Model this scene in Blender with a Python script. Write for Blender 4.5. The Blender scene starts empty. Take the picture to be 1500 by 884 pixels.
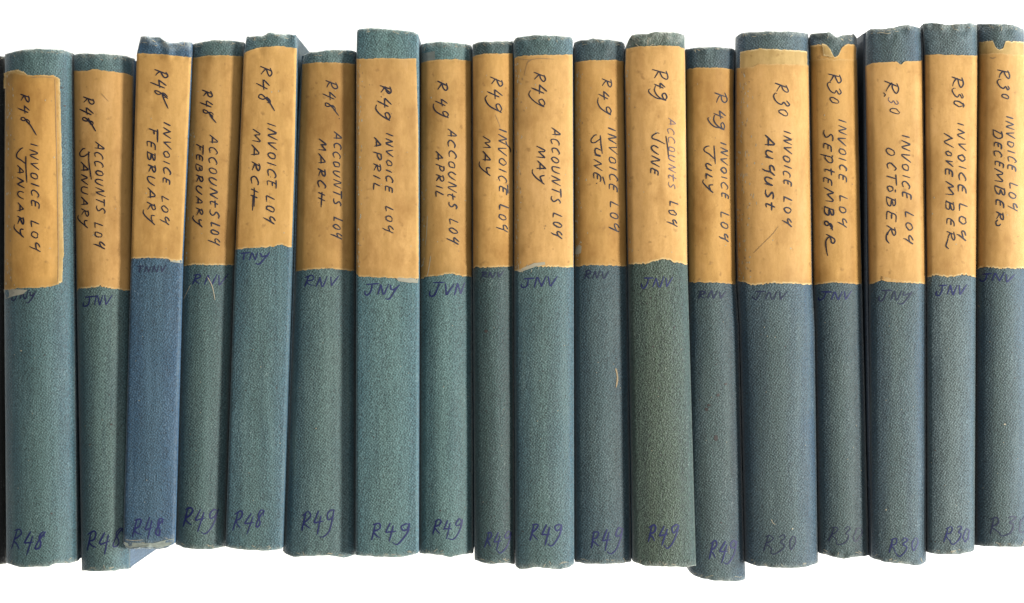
import bpy, math, random
from mathutils import Vector, noise

# ------------------------------------------------------------------ camera, light, exposure
SC = bpy.context.scene
COL = SC.collection
S = 0.000385            # metres for one photograph pixel on the plane of the spines
D = 1.5                 # camera height above that plane
H = 0.190               # height of the spines above the table top (the books lie on their fore-edges)
CX, CY = 750.0, 442.0

cam_data = bpy.data.cameras.new('camera')
cam = bpy.data.objects.new('camera', cam_data)
COL.objects.link(cam)
cam.location = (0, 0, H + D)
cam_data.sensor_width = 36.0
cam_data.lens = 36.0 * D / (1500 * S)
cam_data.clip_start = 0.05
cam_data.clip_end = 100.0
SC.camera = cam

world = bpy.data.worlds.new("World")
SC.world = world
world.use_nodes = True
bgn = world.node_tree.nodes['Background']
bgn.inputs['Color'].default_value = (0.92, 0.96, 1.0, 1)
bgn.inputs['Strength'].default_value = 0.25


def area(name, loc, target, size, power, color, height=None):
    l = bpy.data.lights.new(name, 'AREA')
    l.shape = 'DISK'
    l.size = size
    if height:
        l.shape = 'RECTANGLE'
        l.size_y = height
    l.energy = power
    l.color = color
    o = bpy.data.objects.new(name, l)
    COL.objects.link(o)
    o.location = loc
    d = Vector(target) - Vector(loc)
    o.rotation_euler = d.to_track_quat('-Z', 'Y').to_euler()
    return o


# window-side key from the right, a little from the foot of the row
area('key_lamp', (3.12, -0.50, 2.44), (0, 0, H), 0.78, 378, (1.0, 0.965, 0.90))
# low, cooler window light from the right
area('window_lamp', (3.5, 0.33, 1.08), (0, 0, H), 1.2, 205, (0.70, 0.87, 1.0))
# added soft overhead fill round the camera, no source seen
area('overhead_fill', (0.15, 0.0, 2.7), (0, 0, 0), 1.3, 43, (1.0, 0.98, 0.95))
# added low fill lamps that only whiten the table top beyond the heads and the tails of the books
area('head_table_fill', (0.0, 1.0, 0.15), (0, 0.15, 0.0), 1.3, 36, (1.0, 0.98, 0.95), 0.10)
area('foot_table_fill', (0.0, -1.0, 0.15), (0, -0.15, 0.0), 1.3, 18, (1.0, 0.98, 0.95), 0.10)

SC.view_settings.view_transform = 'Standard'
SC.view_settings.look = 'None'
SC.view_settings.exposure = 0.0
SC.view_settings.gamma = 1.0
SC.view_settings.use_curve_mapping = False


# ------------------------------------------------------------------ node helpers
class NT:
    def __init__(self, name):
        self.m = bpy.data.materials.new(name)
        self.m.use_nodes = True
        self.t = self.m.node_tree
        self.b = self.t.nodes['Principled BSDF']

    def n(self, kind, **kw):
        nd = self.t.nodes.new(kind)
        for k, v in kw.items():
            if k in nd.inputs.keys():
                nd.inputs[k].default_value = v
            else:
                setattr(nd, k, v)
        return nd

    def l(self, a, b):
        self.t.links.new(a, b)

    def math(self, op, a, b=None, c=None, clamp=False):
        nd = self.t.nodes.new('ShaderNodeMath')
        nd.operation = op
        nd.use_clamp = clamp
        for i, v in enumerate((a, b, c)):
            if v is None:
                continue
            if isinstance(v, (int, float)):
                nd.inputs[i].default_value = v
            else:
                self.l(v, nd.inputs[i])
        return nd.outputs[0]

    def mix(self, fac, a, b, mode='MIX'):
        nd = self.t.nodes.new('ShaderNodeMix')
        nd.data_type = 'RGBA'
        nd.blend_type = mode
        for i, v in ((0, fac), (6, a), (7, b)):
            if isinstance(v, (int, float)):
                nd.inputs[i].default_value = v
            elif isinstance(v, tuple):
                nd.inputs[i].default_value = v + (1,) if len(v) == 3 else v
            else:
                self.l(v, nd.inputs[i])
        return nd.outputs[2]

    def ramp(self, fac, lo, hi, a=0.0, b=1.0):
        nd = self.t.nodes.new('ShaderNodeMapRange')
        nd.inputs[1].default_value = lo
        nd.inputs[2].default_value = hi
        nd.inputs[3].default_value = a
        nd.inputs[4].default_value = b
        self.l(fac, nd.inputs[0])
        return nd.outputs[0]

    def coords(self):
        tc = self.n('ShaderNodeTexCoord')
        oi = self.n('ShaderNodeObjectInfo')
        sc = self.math('MULTIPLY', oi.outputs['Random'], 37.0)
        cb = self.n('ShaderNodeCombineXYZ')
        self.l(sc, cb.inputs[0]); self.l(sc, cb.inputs[1])
        va = self.n('ShaderNodeVectorMath', operation='ADD')
        self.l(tc.outputs['Object'], va.inputs[0]); self.l(cb.outputs[0], va.inputs[1])
        return va.outputs[0]

    def mapped(self, v, scale=(1, 1, 1), rot=0.0):
        mp = self.n('ShaderNodeMapping')
        mp.inputs['Scale'].default_value = scale
        mp.inputs['Rotation'].default_value = (0, 0, rot)
        self.l(v, mp.inputs['Vector'])
        return mp.outputs[0]

    def noise(self, v, scale, detail=3.0, rough=0.55):
        nd = self.n('ShaderNodeTexNoise')
        nd.inputs['Scale'].default_value = scale
        nd.inputs['Detail'].default_value = detail
        nd.inputs['Roughness'].default_value = rough
        self.l(v, nd.inputs['Vector'])
        return nd.outputs[0]

    def wave(self, v, scale, dist=1.0):
        nd = self.n('ShaderNodeTexWave')
        nd.inputs['Scale'].default_value = scale
        nd.inputs['Distortion'].default_value = dist
        nd.inputs['Detail'].default_value = 2.0
        nd.inputs['Detail Scale'].default_value = 1.5
        self.l(v, nd.inputs['Vector'])
        return nd.outputs[1]

    def attr(self, name):
        nd = self.n('ShaderNodeAttribute', attribute_name=name)
        return nd.outputs['Fac']


def cloth_material(name, mid, side, grain=1.0, twill=0.5, fade=0.35, sheen=0.08, rough=0.60):
    """woven book cloth: mid = colour on the crown, side = less faded joint colour, darkened and blued as edge shading"""
    t = NT(name)
    v = t.coords()
    big = t.noise(v, 13.0, 3.0)
    mott = t.noise(t.mapped(v, (1, .45, 1)), 70.0, 4.0, 0.6)
    fine = t.noise(v, 1150.0, 1.0, 0.6)
    thread = t.noise(t.mapped(v, (1, 0.5, 1)), 900.0, 1.0, 0.6)
    streak = t.noise(t.mapped(v, (1, .05, 1)), 210.0, 3.0, 0.6)
    w1 = t.wave(t.mapped(v, (1, 1, 1), 0.62), 235.0, 1.4)
    w2 = t.wave(t.mapped(v, (1, 1, 1), -0.9), 235.0, 1.4)
    weave = t.math('MULTIPLY', w1, w2)
    edge = t.attr('edge')
    wear = t.attr('wear')
    em = t.math('ADD', edge, t.ramp(big, 0.3, 0.7, -0.25, 0.25), clamp=True)
    base = t.mix(em, mid, side)  # fading plus shading painted in towards both joints
    # bleached patches
    f = t.math('MULTIPLY', t.ramp(mott, 0.42, 0.75), t.ramp(big, 0.35, 0.65))
    f = t.math('MULTIPLY', f, fade * 0.65)
    base = t.mix(f, base, tuple(min(1, c * 1.6 + 0.012) for c in mid))
    g = t.math('ADD', t.math('MULTIPLY', t.ramp(fine, 0.32, 0.68), 0.75 * grain),
               t.math('MULTIPLY', t.ramp(thread, 0.3, 0.7), 0.38 * grain))
    g = t.math('ADD', g, t.math('MULTIPLY', weave, twill))
    gm = t.math('ADD', t.math('MULTIPLY', g, 1.0), 0.36)
    cb = t.n('ShaderNodeCombineColor')
    for k in range(3):
        t.l(gm, cb.inputs[k])
    base = t.mix(1.0, base, cb.outputs[0], 'MULTIPLY')
    base = t.mix(t.math('MULTIPLY', t.ramp(streak, 0.50, 0.72), 0.40), base, tuple(min(1, c * 1.45 + 0.010) for c in mid))
    base = t.mix(t.math('MULTIPLY', t.ramp(streak, 0.48, 0.30), 0.30), base, tuple(c * 0.55 for c in side))
    # pale specks of bare thread
    sp = t.math('MULTIPLY', t.ramp(fine, 0.62, 0.72), t.ramp(mott, 0.45, 0.7))
    base = t.mix(t.math('MULTIPLY', sp, 0.25), base, (0.22, 0.24, 0.22))
    # worn head, tail and joints
    wr = t.math('MULTIPLY', wear, t.ramp(t.noise(v, 320.0, 4.0, 0.7), 0.36, 0.64), clamp=True)
    base = t.mix(t.math('MULTIPLY', wr, 0.75), base, (0.20, 0.205, 0.175))
    t.l(base, t.b.inputs['Base Color'])
    t.b.inputs['Roughness'].default_value = rough
    t.b.inputs['Specular IOR Level'].default_value = 0.30
    t.b.inputs['Sheen Weight'].default_value = sheen
    t.b.inputs['Sheen Roughness'].default_value = 0.45
    bp = t.n('ShaderNodeBump')
    bp.inputs['Strength'].default_value = 0.55
    bp.inputs['Distance'].default_value = 0.00035
    t.l(g, bp.inputs['Height'])
    t.l(bp.outputs[0], t.b.inputs['Normal'])
    return t.m


def paper_material(name, col, grime_shade=0.5, pale=(0.345, 0.245, 0.115)):
    t = NT(name)
    v = t.coords()
    big = t.noise(t.mapped(v, (1, .5, 1)), 22.0, 4.0, 0.6)
    streak = t.noise(t.mapped(v, (1, .12, 1)), 160.0, 3.0, 0.6)
    fine = t.noise(v, 650.0, 3.0, 0.65)
    spots = t.noise(v, 240.0, 2.0, 0.5)
    wear = t.attr('wear'); grm_shade = t.attr('grime_shade')
    dark = tuple(c * k for c, k in zip(col, (0.66, 0.64, 0.50)))
    lite = tuple(min(1, c * k) for c, k in zip(col, (1.10, 1.13, 1.22)))
    c = t.mix(t.ramp(big, 0.3, 0.7), dark, lite)
    c = t.mix(0.30, c, col)
    c = t.mix(t.math('MULTIPLY', t.ramp(streak, 0.45, 0.72), 0.60), c, dark)
    c = t.mix(t.math('MULTIPLY', t.ramp(fine, 0.3, 0.7), 0.42), c, tuple(x * 0.68 for x in col))
    fib = t.noise(t.mapped(v, (1, .35, 1), 0.5), 420.0, 4.0, 0.75)
    c = t.mix(t.math('MULTIPLY', t.ramp(fib, 0.36, 0.66), 0.20), c, lite)
    c = t.mix(t.math('MULTIPLY', t.ramp(fib, 0.52, 0.34), 0.20), c, dark)
    c = t.mix(t.math('MULTIPLY', t.ramp(spots, 0.66, 0.76), 0.5), c, (0.11, 0.055, 0.018))
    blot = t.noise(t.mapped(v, (1, .6, 1)), 46.0, 5.0, 0.65)
    c = t.mix(t.math('MULTIPLY', t.ramp(blot, 0.50, 0.70), 0.85), c, tuple(x * k for x, k in zip(col, (.56, .50, .40))))
    c = t.mix(t.math('MULTIPLY', t.ramp(blot, 0.44, 0.28), 0.40), c, tuple(x * k for x, k in zip(col, (1.12, 1.18, 1.45))))
    gg = t.math('MULTIPLY', grm_shade, t.ramp(t.noise(t.mapped(v, (1, .3, 1)), 95.0, 4.0, 0.7), 0.25, 0.60))
    c = t.mix(t.math('MULTIPLY', gg, grime_shade), c, (0.125, 0.070, 0.017))  # brown of grime and of the shade painted along the edges
    ww = t.math('MULTIPLY', wear, t.ramp(t.noise(v, 380.0, 3.0, 0.7), 0.35, 0.55), clamp=True)
    c = t.mix(ww, c, pale)
    t.l(c, t.b.inputs['Base Color'])
    t.l(t.ramp(big, 0.3, 0.7, 0.62, 0.82), t.b.inputs['Roughness'])
    t.b.inputs['Specular IOR Level'].default_value = 0.16
    bp = t.n('ShaderNodeBump')
    bp.inputs['Strength'].default_value = 0.35
    bp.inputs['Distance'].default_value = 0.0004
    hh = t.math('ADD', t.math('MULTIPLY', streak, 0.8), t.math('MULTIPLY', fine, 0.35))
    t.l(hh, bp.inputs['Height'])
    t.l(bp.outputs[0], t.b.inputs['Normal'])
    return t.m


def ink_material(name, col, skip, under):
    """pen ink that skips over the texture of what it is written on"""
    t = NT(name)
    v = t.coords()
    f = t.ramp(t.noise(v, 700.0, 2.0, 0.6), 0.40, 0.62)
    f2 = t.ramp(t.noise(v, 120.0, 2.0, 0.6), 0.35, 0.7)
    k = t.math('MULTIPLY', t.math('ADD', t.math('MULTIPLY', f, 0.6), t.math('MULTIPLY', f2, 0.5)), skip, clamp=True)
    t.l(t.mix(k, col, under), t.b.inputs['Base Color'])
    t.b.inputs['Roughness'].default_value = 0.55
    t.b.inputs['Specular IOR Level'].default_value = 0.2
    return t.m


def plain(name, col, rough=0.8, vary=0.25, scale=60.0):
    t = NT(name)
    v = t.coords()
    c = t.mix(t.math('MULTIPLY', t.ramp(t.noise(v, scale, 4.0), 0.3, 0.7), vary), col, tuple(x * 0.55 for x in col))
    t.l(c, t.b.inputs['Base Color'])
    t.b.inputs['Roughness'].default_value = rough
    return t.m


def page_material():
    t = NT('cut_page_edges')
    v = t.coords()
    ln = t.noise(t.mapped(v, (1, .02, .02)), 2600.0, 2.0, 0.6)
    c = t.mix(t.ramp(ln, 0.35, 0.65), (0.27, 0.22, 0.14), (0.40, 0.34, 0.23))
    t.l(c, t.b.inputs['Base Color'])
    t.b.inputs['Roughness'].default_value = 0.9
    return t.m


M_TABLE = NT('white_table_top')
_v = M_TABLE.coords()
M_TABLE.l(M_TABLE.mix(M_TABLE.ramp(M_TABLE.noise(_v, 9.0, 4.0), 0.3, 0.7), (0.74, 0.74, 0.74), (0.77, 0.77, 0.76)),
          M_TABLE.b.inputs['Base Color'])
M_TABLE.b.inputs['Roughness'].default_value = 0.7
M_TABLE = M_TABLE.m
M_PAGE = page_material()
M_INK = ink_material('black_pen_ink', (0.004, 0.004, 0.010), 0.06, (0.05, 0.03, 0.02))
M_INKFADE = ink_material('faded_blue_pen_ink', (0.018, 0.018, 0.055), 0.60, (0.14, 0.09, 0.05))
M_CLOTHINK = ink_material('blue_ink_on_cloth', (0.004, 0.006, 0.046), 0.18, (0.015, 0.022, 0.034))
M_CLOTHFAINT = ink_material('worn_ink_on_cloth', (0.005, 0.007, 0.026), 0.32, (0.017, 0.026, 0.029))
M_STAIN = plain('brown_stain', (0.013, 0.008, 0.006), 0.7)
M_SPECK = plain('pale_fibre', (0.20, 0.175, 0.12), 0.8)
M_SLIVER = plain('tan_paper_sliver', (0.15, 0.11, 0.055), 0.7)
M_PALE = paper_material('old_pale_label_paper', (0.255, 0.165, 0.060), 0.45, (0.36, 0.27, 0.14))
M_FRAY = plain('bare_grey_threads', (0.135, 0.15, 0.125), 0.85, 0.9, 330.0)
M_TAPE = plain('clear_tape_film', (0.085, 0.095, 0.085), 0.3)
M_RESIDUE = plain('grey_glue_residue', (0.17, 0.16, 0.12), 0.8, 0.5, 400.0)
M_CREASE = plain('dark_paper_crease', (0.14, 0.075, 0.022), 0.7)


# ------------------------------------------------------------------ geometry helpers
def P(px, py, z):
    k = S * (D - (z - H)) / D
    return Vector(((px - CX) * k, (CY - py) * k, z))


def interp(pts, t):
    """piecewise linear through (t, value) pairs"""
    if t <= pts[0][0]:
        return pts[0][1]
    for (a, va), (b, vb) in zip(pts, pts[1:]):
        if t <= b:
            return va + (vb - va) * (t - a) / max(1e-9, b - a)
    return pts[-1][1]


def normed(poly):
    """(x, y) outline across a spine -> (fraction across, y)"""
    x0, x1 = poly[0][0], poly[-1][0]
    return [((x - x0) / (x1 - x0), y) for x, y in poly]


def link_mesh(name, verts, faces, mats, parent, mat_idx=None, attrs=None, smooth=True, sharp=0.9):
    me = bpy.data.meshes.new(name)
    org = parent.location if parent is not None else Vector((0, 0, 0))
    me.from_pydata([tuple(Vector(v) - org) for v in verts], [], faces)
    for m in mats:
        me.materials.append(m)
    if mat_idx:
        me.polygons.foreach_set('material_index', mat_idx)
    for k, vals in (attrs or {}).items():
        a = me.attributes.new(k, 'FLOAT', 'POINT')
        a.data.foreach_set('value', vals)
    if smooth:
        me.polygons.foreach_set('use_smooth', [True] * len(me.polygons))
        me.set_sharp_from_angle(angle=sharp)
    me.update()
    o = bpy.data.objects.new(name, me)
    COL.objects.link(o)
    o.parent = parent
    return o


class Book:
    def __init__(self, i, d):
        self.i = i
        self.__dict__.update(d)
        self.bulge *= 2.45 if self.bulge > 1.5 else 2.1
        self.top_n = normed(self.top)
        self.bot_n = normed(self.bot)
        self.rng = random.Random(100 + i)
        self.zc = H + self.prot * 0.00072
        self.ed = d.get('r', 5.0)

    def lr(self, y):
        return interp(self.L, y) + 0.4, interp(self.R, y) - 0.4

    def z(self, px, py, off=0.0):
        l, r = self.lr(py)
        w = r - l
        u = min(1.0, max(0.0, (px - l) / w))
        z = self.zc - self.bulge * 0.001 * (abs(2 * u - 1) ** 2.1)
        dd = min(u, 1 - u) * w
        if dd < self.ed:
            z -= (self.ed - math.sqrt(max(0.0, self.ed ** 2 - (self.ed - dd) ** 2))) * S
        z += 0.00028 * noise.noise(Vector((px * 0.03, py * 0.012, self.i * 7.7)))
        z += 0.00010 * noise.noise(Vector((px * 0.10, py * 0.05, self.i * 3.1 + 50)))
        # rumpled cloth at the head cap
        yt = interp(self.top_n, u)
        k = max(0.0, 1 - (py - yt) / 34.0)
        if k > 0:
            z += self.rump * 0.001 * k * (noise.noise(Vector((px * 0.075, py * 0.08, self.i * 5.0))) - 0.1)
        yb = interp(self.bot_n, u)
        k = max(0.0, 1 - (yb - py) / 22.0)
        if k > 0:
            z += self.rump * 0.0005 * k * (noise.noise(Vector((px * 0.09, py * 0.10, self.i * 9.0))) - 0.1)
        return z + off

    def pt(self, px, py, off=0.0):
        return P(px, py, self.z(px, py, off))


BOOKS = []


def tag(o, label, cat, group=None, kind=None):
    o['label'] = label
    o['category'] = cat
    if group:
        o['group'] = group
    if kind:
        o['kind'] = kind


# ------------------------------------------------------------------ the pen strokes
def oval(cx, cy, rx, ry, a0=100, n=11, sweep=370):
    return [(cx + rx * math.cos(math.radians(a0 + sweep * k / n)), cy + ry * math.sin(math.radians(a0 + sweep * k / n))) for k in range(n + 1)]


# strokes in a letter box one unit high: (width, [stroke, ...]); '-' first marks a stroke of straight lines
GLYPH = {
    'A': (.80, [['-', (0, 0), (.42, 1), (.50, .95), (.74, -.02)], ['-', (.12, .34), (.78, .36)]]),
    'B': (.72, [['-', (.05, -.02), (.14, 1)], [(.02, .96), (.45, 1.02), (.58, .80), (.20, .53), (.62, .42), (.62, .10), (.30, -.04), (.02, .02)]]),
    'C': (.70, [[(.66, .86), (.44, 1), (.14, .72), (.06, .32), (.28, .0), (.70, .12)]]),
    'D': (.76, [['-', (.12, 0), (.22, .98)], [(-.05, .92), (.45, .95), (.74, .55), (.55, .10), (.05, .0)]]),
    'E': (.68, [[(.66, .98), (.22, .96), (.08, .5), (.14, .04), (.62, .02)], ['-', (.12, .52), (.56, .55)]]),
    'e': (.68, [[(.56, .70), (.22, .74), (.08, .4), (.18, .02), (.62, .04)], ['-', (.12, .40), (.52, .42)], ['-', (.25, 1.05), (.95, 1.08)]]),
    'F': (.75, [['-', (.12, -.1), (.22, 1)], ['-', (-.02, 1), (1.05, 1.04)], ['-', (.16, .52), (.62, .55)]]),
    'G': (.72, [[(.42, 1.0), (.18, .78), (.10, .52), (.30, .44), (.66, .60)], ['-', (.80, .98), (.66, .55), (.60, .0), (.56, -.30)]]),
    'H': (.74, [['-', (.10, 0), (.16, 1)], ['-', (.52, 0), (.58, 1)], ['-', (-.05, .50), (1.30, .46)]]),
    'I': (.28, [['-', (.10, 0), (.14, 1)]]),
    'J': (.85, [[(.0, .42), (.05, .1), (.28, -.05), (.48, .3), (.52, 1.02)], ['-', (.1, 1.0), (1.0, 1.05)]]),
    'L': (.66, [['-', (.16, 1.02), (.07, .04), (.16, .0), (.66, .03)]]),
    'M': (.95, [['-', (.0, -.05), (.20, 1), (.30, .95), (.45, .28), (.74, 1), (.82, .92), (.92, 0)]]),
    'N': (.78, [['-', (.02, -.02), (.14, 1), (.20, .95), (.56, .02), (.62, .05), (.78, 1.08)]]),
    'n': (.78, [[(.02, -.02), (.14, 1), (.22, .90), (.54, .04), (.64, .10), (.82, 1.10), (1.0, 1.35), (1.15, 1.30)]]),
    'O': (.72, [oval(.35, .45, .28, .44)]),
    'o': (.66, [oval(.30, .36, .24, .34), ['-', (.22, .95), (.50, 1.0)]]),
    'P': (.66, [['-', (.14, -.10), (.16, 1)], [(.05, .98), (.45, 1.02), (.60, .78), (.42, .50), (.12, .46)]]),
    'p': (.70, [['-', (-.06, 1.0), (.12, .98), (.10, -.45)], [(.12, .90), (.45, .98), (.60, .55), (.36, .12), (.10, .22)]]),
    'R': (.76, [['-', (.12, -.02), (.20, 1.02)], [(.0, .90), (.40, 1.04), (.62, .86), (.48, .62), (.16, .48), (.45, .25), (.76, .06)]]),
    'r': (.80, [[(.08, 0), (.22, .98), (.46, .96), (.50, .66), (.18, .46), (.40, .02), (.78, -.04), (1.25, .06), (1.35, .18)]]),
    'S': (.62, [[(.62, .92), (.36, 1.0), (.14, .76), (.38, .52), (.56, .26), (.32, .0), (.02, .06)]]),
    's': (.80, [[(-.1, .55), (-.12, .12), (.08, -.02), (.28, .25), (.35, .9), (.58, 1.05), (.72, .8), (.62, .5)]]),
    'T': (.72, [['-', (.34, -.02), (.38, 1)], ['-', (-.05, 1), (.86, 1.03)]]),
    't': (.60, [[(.26, 1.05), (.18, .3), (.24, .02), (.50, .06)], ['-', (-.06, .62), (.66, .70)]]),
    'U': (.76, [[(.08, 1), (.06, .35), (.26, .0), (.56, .22), (.68, 1.0)]]),
    'u': (.76, [[(.06, .8), (.06, .2), (.26, .0), (.54, .22), (.60, .85)], ['-', (.60, .85), (.66, .0)]]),
    'V': (.70, [['-', (.0, 1), (.24, .0), (.30, .02), (.68, 1.05)]]),
    'X': (.8, [['-', (.02, 1.0), (.1, .0), (.2, .05), (.36, .9), (.34, 1.35)], [(.30, 1.0), (.55, 1.12), (.70, .8), (.78, .2), (.55, -.02), (.22, .12), (.20, .45)]]),
    'Y': (.74, [[(.02, 1), (.10, .55), (.34, .48), (.60, .70)], [(.76, 1.02), (.60, .55), (.36, -.10), (.10, -.50), (-.22, -.42)]]),
    'y': (.74, [['-', (.05, 1), (.30, .48)], ['-', (.76, 1.05), (.30, .45), (.18, -.05)]]),
    '0': (.72, [oval(.36, .48, .26, .48)]),
    '3': (.74, [[(.12, .86), (.40, 1.02), (.60, .84), (.34, .58), (.66, .38), (.52, -.02), (.10, -.28), (-.22, -.12), (-.24, .08)]]),
    'z': (.70, [[(.12, .84), (.38, 1.02), (.58, .82), (.28, .55), (.62, .32), (.42, -.04), (.02, .04)]]),
    '4': (.80, [['-', (.36, 1), (.04, .40), (.10, .36), (.84, .42)], ['-', (.62, .80), (.48, -.28)]]),
    '8': (.66, [[(.66, .98), (.40, .72), (.12, .30), (.14, .04), (.38, .02), (.42, .30), (.20, .62), (.28, .92), (.50, .94), (.62, .70)]]),
    '9': (.72, [[(.62, .86), (.36, 1.0), (.10, .78), (.24, .52), (.56, .62), (.66, .96)], [(.66, .96), (.62, .40), (.42, -.16), (.04, -.42), (-.34, -.30)]]),
    'q': (.70, [[(.58, .86), (.34, 1.0), (.10, .76), (.24, .50), (.54, .64), (.62, .98)], ['-', (.64, 1.0), (.58, .40), (.46, -.22)]]),
    '.': (.20, [['-', (.08, .0), (.14, .06)]]),
    ' ': (.45, []),
}


def catmull(pts, step=1.2):
    out = []
    n = len(pts)
    for k in range(n - 1):
        p0 = pts[max(0, k - 1)]; p1 = pts[k]; p2 = pts[k + 1]; p3 = pts[min(n - 1, k + 2)]
        ln = math.hypot(p2[0] - p1[0], p2[1] - p1[1])
        m = max(1, int(ln / step))
        for j in range(m):
            t = j / m
            q = []
            for c in (0, 1):
                q.append(0.5 * ((2 * p1[c]) + (-p0[c] + p2[c]) * t + (2 * p0[c] - 5 * p1[c] + 4 * p2[c] - p3[c]) * t * t
                                + (-p0[c] + 3 * p1[c] - 3 * p2[c] + p3[c]) * t ** 3))
            out.append(tuple(q))
    out.append(pts[-1])
    return out


def straight(pts, step=1.4):
    out = []
    for a, b in zip(pts, pts[1:]):
        m = max(1, int(math.hypot(b[0] - a[0], b[1] - a[1]) / step))
        out += [(a[0] + (b[0] - a[0]) * j / m, a[1] + (b[1] - a[1]) * j / m) for j in range(m)]
    out.append(pts[-1])
    return out


class Surf:
    """extra faces (ink, stains, specks) that lie on a book's spine or label and join that mesh"""
    def __init__(self, book):
        self.b = book; self.v = []; self.f = []; self.mi = []; self.k = 0

    def ribbon(self, pts, w, off, mi, taper=True):
        self.k += 1
        off = off + (self.k % 23) * 0.000004
        n = len(pts)
        base = len(self.v)
        for j, (x, y) in enumerate(pts):
            a = pts[max(0, j - 1)]; c = pts[min(n - 1, j + 1)]
            tx, ty = c[0] - a[0], c[1] - a[1]
            ln = math.hypot(tx, ty) or 1.0
            nx, ny = -ty / ln, tx / ln
            t = j / max(1, n - 1)
            ww = w * 0.5 * (0.9 + 0.22 * noise.noise(Vector((x * .11, y * .11, self.k))))
            if taper:
                ww *= min(1.0, 0.62 + 3.0 * t) * min(1.0, 0.5 + 2.2 * (1 - t))
            for sgn in (1, -1):
                self.v.append(self.b.pt(x + nx * ww * sgn, y + ny * ww * sgn, off))
        for j in range(n - 1):
            q = base + 2 * j
            self.f.append((q, q + 1, q + 3, q + 2)); self.mi.append(mi)

    def blob(self, x, y, rx, ry, off, mi, rot=0.0, n=9):
        self.k += 1
        off = off + (self.k % 23) * 0.000004
        base = len(self.v)
        self.v.append(self.b.pt(x, y, off))
        for j in range(n):
            a = 2 * math.pi * j / n
            k = 1 + 0.3 * noise.noise(Vector((math.cos(a) * 2, math.sin(a) * 2, x + y)))
            dx, dy = rx * k * math.cos(a), ry * k * math.sin(a)
            self.v.append(self.b.pt(x + dx * math.cos(rot) - dy * math.sin(rot), y + dx * math.sin(rot) + dy * math.cos(rot), off))
        for j in range(n):
            self.f.append((base, base + 1 + j, base + 1 + (j + 1) % n)); self.mi.append(mi)

    def text(self, s, x0, y0, x1, y1, h, w, off, mi, slant=0.30, seed=0, gap=0.34, jit=0.035):
        rng = random.Random(seed * 77 + len(s) + int(x0 * 3))
        dx, dy = x1 - x0, y1 - y0
        ln = math.hypot(dx, dy)
        ax, ay = dx / ln, dy / ln
        ux, uy = ay, -ax
        ws = [GLYPH[c][0] * rng.uniform(0.92, 1.08) for c in s]
        tot = sum(ws) + gap * (len(s) - 1) + slant * 0.5
        q = ln / tot                              # width scale in px
        cur = 0.0
        for c, wd in zip(s, ws):
            kx = wd / GLYPH[c][0]
            dyb = rng.uniform(-.06, .06); hs = rng.uniform(.92, 1.06); sl = slant + rng.uniform(-.06, .06)
            for st in GLYPH[c][1]:
                lin = st[0] == '-'
                pp = []
                for gx, gy in (st[1:] if lin else st):
                    gx += rng.uniform(-jit, jit); gy = (gy + rng.uniform(-jit, jit)) * hs + dyb
                    a = (cur + gx * kx) * q + sl * gy * h * 0.8
                    b = gy * h
                    pp.append((x0 + ax * a + ux * b, y0 + ay * a + uy * b))
                self.ribbon(straight(pp) if lin else catmull(pp), w * rng.uniform(.88, 1.12), off, mi)
            cur += wd + gap


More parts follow.
